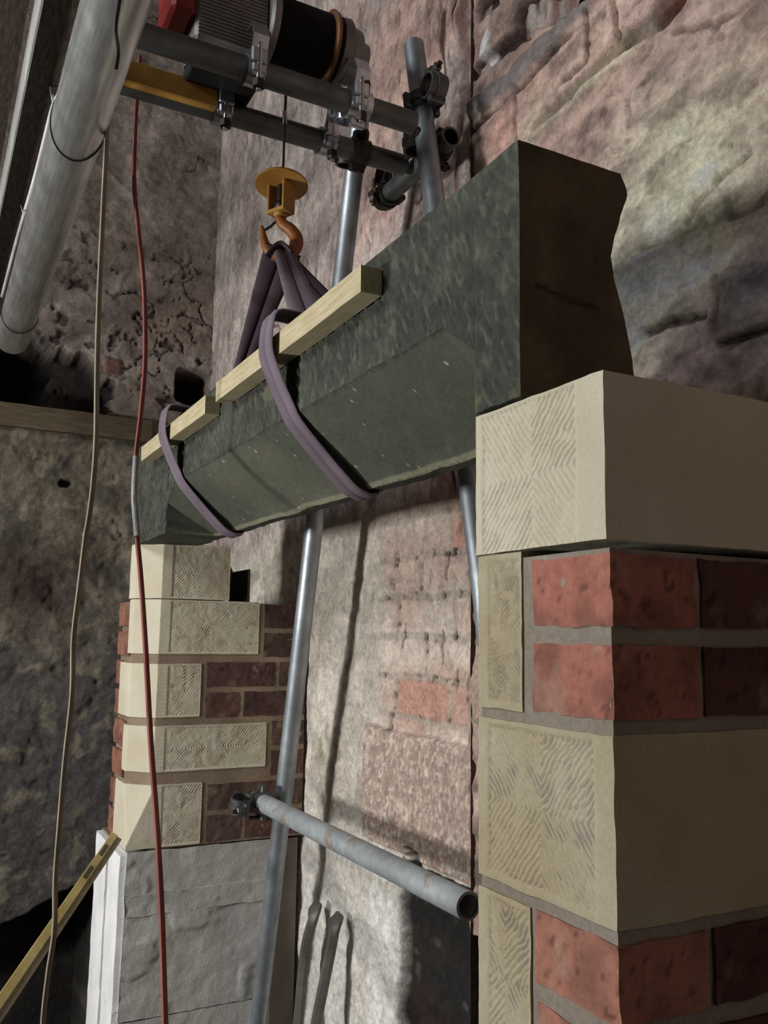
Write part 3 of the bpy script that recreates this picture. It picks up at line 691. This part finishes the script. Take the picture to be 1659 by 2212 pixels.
# ================================================================== SCAFFOLD
def stube(name, p0, p1, mat, label, r=.0242, ri=.0202):
    p0 = np.array(p0); p1 = np.array(p1)
    t = thing(name, tuple((p0 if p0[2] < p1[2] else p1)), label, 'scaffold tube')
    MB().pipe(p0, p1, r, ri).build('tube_wall', mat, t); L = p1-p0; u = unit(L)
    for q in (p0-u*.0004, p1-u*.004): MB().pipe(q, q+u*.0044, r-.0006, ri-.0012).build('cut_end', M_galvd, t)
    return p0, p1
def coupler(p, a, b, label, seed=0, mat=None, bolts=(1, 1)):
    """scaffold coupler joining tube axis a (centre p) to tube axis b, offset along a x b"""
    mat = mat or M_zinc; a = unit(a); b = unit(b-0*a); n = unit(np.cross(a, b)); R = .0242
    t = thing('scaffold_coupler', tuple(p), label, 'coupler')
    out = []
    for k, (ax, cc) in enumerate(((a, np.array(p)), (b, np.array(p)+n*(2*R+.008)))):
        s = unit(np.cross(ax, n)); m = MB()
        m.pipe(cc-ax*.021, cc+ax*.021, R+.0065, R+.0005, 28)
        m.pipe(cc-ax*.006, cc+ax*.006, R+.0095, R+.005, 28)
        for sg in (1, -1): m.obox(cc+s*sg*(R+.012), (.010, .0075, .019), np.array([s, n, ax]), .003)
        m.build('clamp_band', mat, t)
        bm = MB(); q = cc+s*(R+.014); bm.cyl(q-n*.034, q+n*.036, .0055, n=12)
        bo = bm.build('bolt', M_bolt, t)
        nm = MB(); nn_ = -n if k == 0 else n; nm.cyl(q+nn_*.010, q+nn_*.026, .0115, n=6, bev=.002); nm.cyl(q+nn_*.008, q+nn_*.0105, .014, n=20); nm.build('nut', mat if k else M_bolt, bo)
    m = MB(); m.obox(np.array(p)+n*(R+.004), (.018, .018, .0045), np.array([a, unit(np.cross(n, a)), n]), .002); m.build('saddle', M_bolt, t)
    return t
# two transverse tubes carrying the winch
def through(pa, pb, x):
    A = atx(*pa, x); B = atx(*pb, x); return A, B
XU, XD = -1.56, -1.73
zu = atx(620, 178, XU)[2]; zd = atx(600, 277, XD)[2]
yu = lambda px, py, x: atx(px, py, x)[1]
tU0 = np.array([XU, .16, zu]); tU1 = np.array([XU+.0, yu(893, 272, XU), zu])
tD0 = np.array([XD, .16, zd]); tD1 = np.array([XD, yu(872, 372, XD), zd])
stube('scaffold_tube', tU0, tU1, M_galvd, 'dark upper horizontal scaffold tube running right under the winch drum')
stube('scaffold_tube', tD0, tD1, M_galvd, 'dark lower horizontal scaffold tube behind the hoist rope')
# leaning standards
pA = aty(778, 255, .90); pB = aty(552, 2260, .945)
stube('scaffold_tube', pB, pA, M_galv, 'shiny leaning scaffold tube passing behind the lintel near the slings')
pC = aty(894, 98, .93); pD = aty(1043, 1250, .94); dC = unit(pD-pC); pD = pC+dC*((pC[2]-(CAMZ-.6))/-dC[2])
stube('scaffold_tube', pC, pD, M_galv, 'leaning scaffold tube with open top end rising behind the lintel near the right wall')
# lower ledger
e0 = aty(553, 1722, .862); e1 = aty(1012, 1966, .862); e1[2] = e0[2] = (e0[2]+e1[2])/2
stube('scaffold_tube', e0, e1, M_galvw, 'mortar-splashed horizontal scaffold tube crossing the fireplace opening')
# short ledger beside the wall
s0 = aty(822, 432, .985); s1 = aty(975, 300, .985); s0[2] = s1[2] = (s0[2]+s1[2])/2
stube('scaffold_tube', s0, s1, M_galvd, 'short dark scaffold tube lying along the back wall behind the leaning tubes')
# couplers
EX = np.array([1., 0, 0]); EY = np.array([0, 1., 0]); EZ = np.array([0, 0, 1.])
dA = unit(pA-pB)
coupler(e0+EX*.045+EZ*0, EX, dA, 'coupler joining the mortar-splashed tube to the shiny leaning tube in the opening', mat=M_galvd)
pq = np.array([XU, yu(775, 235, XU), zu]); coupler(pq, EY, -dA, 'bright coupler where the upper dark tube meets the shiny leaning tube')
pq = np.array([XD, yu(775, 320, XD), zd]); coupler(pq, EY, -dA, 'dark coupler where the lower dark tube meets the shiny leaning tube', mat=M_bolt)
dCn = unit(pC-pD); tt = (aty(911, 233, .937)[2]-pC[2])/dC[2]; pq = pC+dC*tt; coupler(pq, dCn, -EY, 'grey coupler around the open-topped leaning tube near the right wall', mat=M_galvd)
pq = s0+EX*.035; coupler(pq, EX, EY, 'dark coupler on the left end of the short tube along the back wall', mat=M_bolt)
pq = s1-EX*.06; coupler(pq, EX, EZ, 'dark coupler near the open end of the short tube along the back wall', mat=M_bolt)
# ---- swivel hangers that hold the winch frame down on the tubes
def hanger(px, py, x, zc_, label):
    y = atx(px, py, x)[1]; p = np.array([x, y, zc_]); t = thing('tube_clamp', tuple(p), label, 'clamp')
    m = MB(); m.pipe(p-EY*.018, p+EY*.018, .031, .0247, 28); m.obox(p+EX*.034+EZ*.012, (.008, .017, .016), np.eye(3), .003); m.obox(p+EX*.034-EZ*.016, (.008, .015, .010), np.eye(3), .003); m.build('clamp_band', M_zinc, t)
    m = MB(); m.cyl(p+EX*.037-EZ*.062, p+EX*.037+EZ*.05, .0058, n=12); bo = m.build('bolt', M_zinc, t)
    m = MB(); m.cyl(p+EX*.037-EZ*.058, p+EX*.037-EZ*.040, .0125, n=6, bev=.002); m.build('nut', M_bolt, bo)
    m = MB(); m.sweep([p+EX*.03+EZ*.02+EY*.0, p+EX*.045+EZ*.05, p+EX*.03+EZ*.08, p-EX*.0+EZ*.085], [(-.016, -.003), (.016, -.003), (.016, .003), (-.016, .003)], side=EY); m.build('hook_plate', M_zinc, t)
hanger(548, 125, XU, zu, 'bright clamp on the upper dark tube at the left side of the drum')
hanger(765, 205, XU, zu, 'bright clamp on the upper dark tube under the gearbox')
hanger(478, 235, XD, zd, 'bright clamp on the lower dark tube below the yellow bar')
hanger(704, 305, XD, zd, 'bright clamp on the lower dark tube right of the hoist rope')

# ================================================================== ELECTRIC WINCH
XW = -1.64; zw = atx(640, 85, XW)[2]; yw = lambda px: atx(px, 85, XW)[1]
wn = thing('electric_winch', (XW, yw(580), zw-.1), 'electric wire-rope winch with black wound drum and red-capped motor above the dark tubes', 'winch')
RD = .071
mb = MB(); y0_, y1_ = yw(582), yw(698); n = 24; prof = []
for i in range(n+1):
    y = (y1_-y0_)*i/n; prof += [(y, RD-.002), (y+(y1_-y0_)/n/2, RD)]
prof = [(0, 0)]+prof[:-1]+[(y1_-y0_, 0)]; mb.lathe((XW, y0_, zw), EY, prof, 40); mb.build('wound_rope', M_rope, wn)
MB().lathe((XW, yw(698), zw), EY, [(0, 0), (0, RD+.004), (.004, RD+.010), (.012, RD+.008), (.016, RD-.01), (.016, 0)], 48).build('drum_flange', M_yel2, wn)
MB().lathe((XW, yw(560), zw), EY, [(0, 0), (0, .078), (.006, .084), (.020, .084), (.024, .070), (.024, 0)], 48).build('end_housing', M_fins, wn)
g = MB(); g.lathe((XW, yw(720), zw), EY, [(0, 0), (0, .072), (.02, .074), (.03, .062), (.05, .058), (.06, .040), (.075, .036), (.078, 0)], 32)
g.lathe((XW+.03, yw(720)+.01, zw-.055), EY, [(0, 0), (0, .03), (.045, .03), (.052, .02), (.052, 0)], 20); g.build('gearbox', M_fins, wn)
m = MB(); ya, yb = yw(405), yw(562); prof = []
zl = zu+.050
m.box((XW-.06, ya, zl), (XW+.060, yb, zw+.075), .006)
for k in range(17): m.box((XW-.055, ya+.006, zl+.006+k*.008), (XW+.063, yb-.006, zl+.009+k*.008), .0008)
for k in range(9): m.box((XW-.05+k*.012, ya+.006, zl-.003), (XW-.0465+k*.012, yb-.006, zl+.01), .0008)
m.build('finned_motor', M_fins, wn)
MB().box((XW-.065, yw(352), zw-.072), (XW+.066, ya-.001, zw+.08), .008).build('motor_cap', M_red, wn)
m = MB(); m.box((XW-.09, yw(362)+.05, zu+.027), (XW+.045, yw(565), zu+.0505), .004); print('ZW', zw, zu, zd); m.build('under_frame', M_black, wn)
yb_ = MB(); A = atx(300, 165, XD+.02); B = atx(468, 196, XD+.02); yb_.box((XD-.01, A[1]-.05, A[2]-.028), (XD+.035, B[1], A[2]+.022), .003); yb_.build('yellow_mounting_bar', M_yel, wn)

# wire rope and hook block
XH = XW; H = atx(608, 400, XH); yr = atx(616, 260, XH)[1]
rp = MB(); rp.tube([(XH, yr, zw-.03), (XH, yr-.001, H[2]+.045), (XH, H[1], H[2]+.02)], .0028, 10); o = rp.build('wire_rope', M_wire); tag(o, 'thin dark wire rope dropping from the winch drum to the yellow hook block', 'rope')
MB().cyl((XH, yr-.001, zd+.012-.055), (XH, yr-.001, zd+.02-.035), .005, n=12).build('ferrule', M_zinc, o)
hk = thing('lifting_hook', tuple(H), 'yellow lifting hook block with round stop plate and orange hook holding the purple slings', 'hook')
RP = .056
MB().lathe(H, (-.13, .06, 1), [(-.002, 0), (-.002, RP-.001), (0, RP), (.003, RP-.001), (.005, .02), (.012, .012), (.012, 0)], 48).build('stop_plate', M_yel, hk)
# yoke: open rectangular frame
cz1 = -.060; yk = MB()
F1 = unit((.45, -.89, 0)); F2 = unit((.89, .45, 0))       # frame normal / width
for s in (-1, 1): yk.obox(H+F2*s*.021+EZ*(cz1/2), (.003, .018, -cz1/2), np.array([F2, F1, EZ]), .001)
yk.obox(H+EZ*(cz1-.001), (.024, .018, .004), np.array([F2, F1, EZ]), .001)
yk.lathe(H+EZ*(cz1+.004), EZ, [(-.016, 0), (-.016, .013), (-.004, .017), (0, .017), (.004, .011), (.004, 0)], 24)
yk.build('yoke', M_yel, hk)
c2 = MB(); c2.lathe(H+EZ*-.048, EZ, [(0, 0), (0, .009), (.05, .009), (.05, 0)], 16); c2.ball(H+EZ*-.045, .012); c2.build('swivel_pin', M_bolt, hk)
# hook curve: in the plane spanned by image-right (mostly +y) and z
R2 = unit(np.array([AX[0], AX[1], 0])*0+np.array([MW[0][0], MW[1][0], 0]))
def hp(px, py): p = atx(px, py, XH); return p
cl = [(603,460),(604,474),(613,486),(628,497),(640,515),(638,535),(622,550),(600,553),(580,541),(571,520),(568,502),(565,488)]
cen = atx(603, 500, XH); path = []
for px, py in cl:
    r = ray(px, py); n_ = np.array([MW[0][2], MW[1][2], 0]); n_ = unit(n_); k = ((cen-Z3)@n_)/(r@n_); path.append(r*k+Z3)
path = smoothpath(path, 6); nn = len(path); sc = []
for i in range(nn):
    t = i/(nn-1); sc.append(.62+.65*math.sin(min(t*1.15, 1)*math.pi)**.8 if t < .87 else max(.25, .62+.65*math.sin(min(t*1.15, 1)*math.pi)**.8-(t-.87)*2.6))
h_ = MB(); h_.sweep(path, [(.0112*math.cos(2*math.pi*i/14), .0112*math.sin(2*math.pi*i/14)) for i in range(14)], scale=sc); h_.build('hook_body', M_oran, hk)
l_ = MB(); l_.sweep([path[5]+np.array([0,0,0]), path[5]*.45+path[-8]*.55, path[-6]], [(-.004, -.0012), (.004, -.0012), (.004, .0012), (-.004, .0012)]); l_.build('safety_latch', M_bolt, hk)
bowl = (path[nn//2+4]+path[nn//2+8])/2+EZ*.008

# ================================================================== SLINGS
PR = []
for c in (-.0135, .0135):
    for i in range(10):
        w = math.pi*(1-i/9) if c < 0 else math.pi*(1-i/9)
        PR.append((c+.0135*math.cos(w), .0055*math.sin(w)))
PR = PR+[(x, -y*.6) for x, y in PR[::-1]]
def loop(name, x, w, mat, yf, parent=None, dx=0, zback=None):
    zt_ = ztL+.006; o = .009
    pts = [(x-dx, .60, zt_+.002), (x, .56, zt_+.003), (x, yf+.006, max(bz, zt_)+.004), (x, yf, bz-.004), (x, yf+.001, bz-.036), (x+.004, yf+(Y0-o-yf)*.55, (bz+zb+CD)/2-.02), (x+.008, Y0-o-.001, zb+CD+.012), (x+.012, Y0+.010-o, zb+CD-.014), (x+.018, Y0+CD*.6-o, zb+CD*.4-o), (x+.022, Y0+CD-.012-o*.4, zb+.004-o*.6), (x+.024, Y0+CD+.005, zb-o), (x+.02, YLB-.005, zb-o), (x+.012, YLB+.018, zb+.02), (x, YLB+.020, ztL-.02), (x-dx, YLB, zt_+.004), (x-dx, .64, zt_+.003)]
    P = []
    for a, b in zip(pts, pts[1:]+pts[:1]):
        for k in range(4): t = k/4; P.append(np.array(a)*(1-t)+np.array(b)*t)
    P = np.array(P)
    for _ in range(2): P = (np.roll(P, 1, 0)+2*P+np.roll(P, -1, 0))/4
    m = MB(); m.sweep(P, [(a*w, b) for a, b in PR], side=EX, closed=True); return m
def leg(a, b, w0, w1, mat, side0, n=14, sag=.0):
    a = np.array(a); b = np.array(b); P = [a*(1-t)+b*t for t in np.linspace(0, 1, n)]; m = MB()
    m.sweep(P, PR, side=np.array(side0), scale=[(w0*(1-t)+w1*t, 1.3) for t in np.linspace(0, 1, n)]); return m
VS = unit((MW[0][0], MW[1][0], 0)) if False else unit((.45, .89, 0))
# right sling
xr_ = aty(580, 740, .505)[0]
s1_ = thing('lifting_sling', (xr_, .6, zb), 'purple lifting sling looped round the middle of the lintel, below the hook', 'sling')
loop('a', xr_, 1.15, M_purp, .500, dx=.02).build('lintel_loop', M_purp, s1_)
tp = atz(668, 690, ztL+.01); leg(bowl+np.array([0,0,.004]), tp, .75, 1.25, M_purp, VS).build('hanging_strap', M_purp, s1_)
tp2 = tp+np.array([0.03, .05, 0]); leg(bowl+np.array([-.006,0,.0]), tp2, .6, .9, M_purpd, VS).build('rear_strap', M_purpd, s1_)
# left sling
xl_ = aty(352, 990, .505)[0]
s2_ = thing('lifting_sling', (xl_, .6, zb), 'purple lifting sling looped round the far left end of the lintel', 'sling')
loop('b', xl_, 1.15, M_purp, .500, dx=.02).build('lintel_loop', M_purp, s2_)
tp = atz(505, 845, ztL+.01); tp[1] = min(tp[1], .72)
leg(bowl+np.array([0,0,.006]), tp, 1.45, .5, M_purpd, VS).build('hanging_strap', M_purpd, s2_)
# strap crown over the hook
cr = MB(); cr.sweep(smoothpath([bowl+np.array([-.02, -.020, -.012]), bowl+np.array([-.004, -.006, .009]), bowl+np.array([.004, .008, .009]), bowl+np.array([.016, .022, -.012])], 6), PR, side=np.cross((.5, .6, 0), (0, 0, 1))); cr.build('crown', M_purpd, s1_)

# ================================================================== ROPES
def rope(name, pts, y, r, mat, label):
    P = [aty(px, py, yy) for (px, py), yy in zip(pts, y)] ; P = smoothpath(P, 14)
    m = MB(); prof = []
    for i in range(12): w = 2*math.pi*i/12; q = r*(1+.16*math.cos(3*w)); prof.append((q*math.cos(w), q*math.sin(w)))
    m.sweep(P, prof); o = m.build(name, mat); tag(o, label, 'rope'); return o, P
yy = lambda a, b, n: list(np.linspace(a, b, n))
pts = [(302,120),(296,200),(291,300),(290,400),(299,500),(309,600),(313,700),(312,800),(303,900),(294,980),(290,1060),(295,1150),(304,1250),(314,1400),(325,1600),(338,1780),(348,1960),(356,2212),(362,2400)]
o, P = rope('hanging_rope', pts, yy(.36, .36, len(pts)), .0046, M_rred, 'red rope hanging in front of the far left pier')
q = [aty(px, py, .36) for px, py in [(294,985),(290,1060),(292,1110),(297,1160)]]; MB().tube(smoothpath(q, 8), .0060, 12).build('tape_wrap', M_tape, o)['label'] = 'grey taped splice'
pts = [(236,60),(232,200),(229,310),(222,450),(213,650),(209,800),(207,950),(200,1050),(191,1120),(184,1160),(172,1260),(158,1380),(155,1500),(140,1640),(128,1780),(119,1900),(117,2010),(104,2100),(92,2212),(84,2400)]
o, P = rope('hanging_rope', pts, yy(.235, .235, len(pts)), .0043, M_rgry, 'pale grey rope hanging left of the red rope')
MB().ball(aty(184, 1155, .235), .0048).build('knot', M_rgry, o)

# ================================================================== LEVEL, CROWBARS
a = aty(248, 1812, .50); b = aty(-30, 2222, .16); d = b-a; b = a+unit(d)*1.2 if np.linalg.norm(d) < 1.2 else b
# keep it in front of the end wall
t = thing('spirit_level', tuple((a+b)/2), 'yellow spirit level leaning against the foot of the far left pier', 'spirit level')
u_ = unit(b-a); sA = unit(np.cross(u_, unit((Z3-a)))); nA = np.cross(sA, u_)
if (Z3-a)@nA < 0: nA = -nA
L = np.linalg.norm(b-a)
MB().obox((a+b)/2, (L/2, .010, .016), np.array([u_, unit(nA+sA*.0), sA]), .0015).build('level_body', M_lvlg, t); lb_ = bpy.data.objects['level_body']
up_ = sA if (sA@np.array([-MW[0][0], -MW[1][0], 1.])) > 0 else -sA
MB().obox((a+b)/2+nA*.011+up_*.007, (L/2-.002, .0025, .009), np.array([u_, nA, sA]), .0008).build('yellow_edge', M_lvly, t)
for k, s in enumerate((.10, .22)): MB().obox(a+u_*s+nA*.0135+up_*.007, (.030, .0012, .005), np.array([u_, nA, sA]), .001).build('vial', M_glass, lb_)

def crowbar(pts, yv, rr, label, flat):
    P = smoothpath([aty(px, py, y) for (px, py), y in zip(pts, yv)], 8); n = len(P)
    sc = []
    for i in range(n):
        t = i/(n-1); k = sst(.72, .9, np.array([t]))[0]; tip = 1-sst(.93, 1.0, np.array([t]))[0]*.72; sc.append(((1+flat*k)*tip, (1-.3*k)*max(tip, .4)))
    m = MB(); m.sweep(P, [(rr*math.cos(2*math.pi*(i+.5)/8), rr*math.sin(2*math.pi*(i+.5)/8)) for i in range(8)], side=np.array([1., .2, 0]), scale=sc); o = m.build('crowbar', M_crow, None, 30); tag(o, label, 'crowbar'); return o
crowbar([(622,2400),(644,2212),(655,2090),(664,2030),(676,1985),(684,1945)], [.96,.995,1.015,1.022,1.03,1.052], .0150, 'left steel crowbar leaning on the plastered back wall in the opening', .55)
crowbar([(652,2400),(683,2212),(703,2110),(713,2060),(722,2010),(729,1970)], [.95,.99,1.01,1.022,1.03,1.052], .0150, 'right steel crowbar leaning on the plastered back wall in the opening', .55)

# ================================================================== OVERHEAD LEFT: aluminium tube, boards
YT = .19
g0 = aty(26, 742, YT); g1 = aty(262, -60, YT); g0[2] = g1[2] = (g0[2]*.5+g1[2]*.5)
zz_ = aty(120, 420, YT)[2]; g0 = np.array([aty(26, 742, YT)[0], YT, zz_]); g1 = np.array([aty(262, -60, YT)[0]+.25, YT, zz_])
g0 = aty(26, 735, YT); g1 = aty(252, 0, YT); dg = g1-g0; g1 = g1+dg*.25
al = thing('aluminium_tube', tuple(g0), 'thick shiny aluminium tube overhead at the upper left with wire ties', 'tube')
MB().lathe(g0, g1-g0, [(0, 0), (0, .034), (.005, .044), (.012, .0475), (np.linalg.norm(g1-g0), .0475), (np.linalg.norm(g1-g0), 0)], 48).build('tube_body', M_alu, al)
ug = unit(dg); _, ga, gb = basis(ug)
def around(s, r, w0, w1, n=24, tilt=0): return [g0+ug*(s+tilt*math.sin(w))+(ga*math.cos(w)+gb*math.sin(w))*r for w in np.linspace(w0, w1, n)]
for px, py, tl in ((170, 275, .05), (45, 660, .03)):
    c = aty(px, py, YT); s = (c-g0)@ug
    m = MB(); m.tube(around(s, .0485, 0, 2*math.pi, 40, tl), .0014, 8, caps=False); m.build('wire_tie', M_tie, al)
# white cable strapped along the tube's left side
cp = [(198,-60),(178,20),(154,110),(130,195),(112,238),(94,310),(72,395),(52,462),(30,540),(4,640)]
o = MB().tube(smoothpath([aty(px, py, YT-.035) for px, py in cp], 8), .0042, 10).build('white_cable', M_cable); tag(o, 'white cable tied along the left side of the thick aluminium tube', 'cable')
for (p, q) in (((108,170),(118,236)), ((42,425),(52,462))):
    m = MB(); m.sweep([aty(*p, YT-.04), aty(*q, YT-.04)], [(-.003, -.001), (.003, -.001), (.003, .001), (-.003, .001)]); m.build('cable_tie', M_cable, o)
o = MB().tube(smoothpath([aty(px, py, YT-.05) for px, py in [(268,-60),(258,0),(250,60),(255,110),(250,150)]], 8), .0022, 8).build('dark_cord', M_tie); tag(o, 'thin dark cord hanging across the top of the thick aluminium tube', 'cord')
# scaffold board overhead
zb_ = CAMZ+1.05
ya_ = atz(88, 20, zb_)[1]; yb2 = atz(215, 20, zb_)[1]
sb = thing('scaffold_board', (-2.2, (ya_+yb2)/2, zb_), 'dark timber scaffold board overhead beside the thick aluminium tube', 'board')
block('board_plank', (-3.6, ya_, zb_), (-.7, yb2, zb_+.04), M_board, sb, .05, .002, .2, 90)
MB().box((-3.6, ya_-.004, zb_-.025), (-.7, ya_-.0005, zb_+.085)).build('lit_edge_strip', M_edge, sb)['label'] = 'pale strip painted as the lit front edge of the board'  # strip for the board's front edge, lit look put into its colour
ya3 = atz(-150, 20, zb_+.12)[1]; yb3 = atz(60, 20, zb_+.12)[1]
sb = thing('scaffold_board', (-2.2, (ya3+yb3)/2, zb_+.12), 'second dark scaffold board at the extreme upper left corner', 'board')
block('board_plank', (-3.6, ya3, zb_+.12), (-.7, yb3, zb_+.16), M_board, sb, .05, .002, .2, 95)
# ================================================================== timber beam built into the left wall
ty0 = -.5; A = atx(0, 868, XA+.03); B = atx(290, 905, XA+.03); A2 = atx(0, 918, XA+.03)
o = block('timber_beam', (XA-.05, ty0, A2[2]), (XA+.035, atx(330, 905, XA+.03)[1], A[2]), M_woodg, None, .02, .004, .1, 99)
tag(o, 'weathered timber beam set in the left wall under the dark void', 'beam')
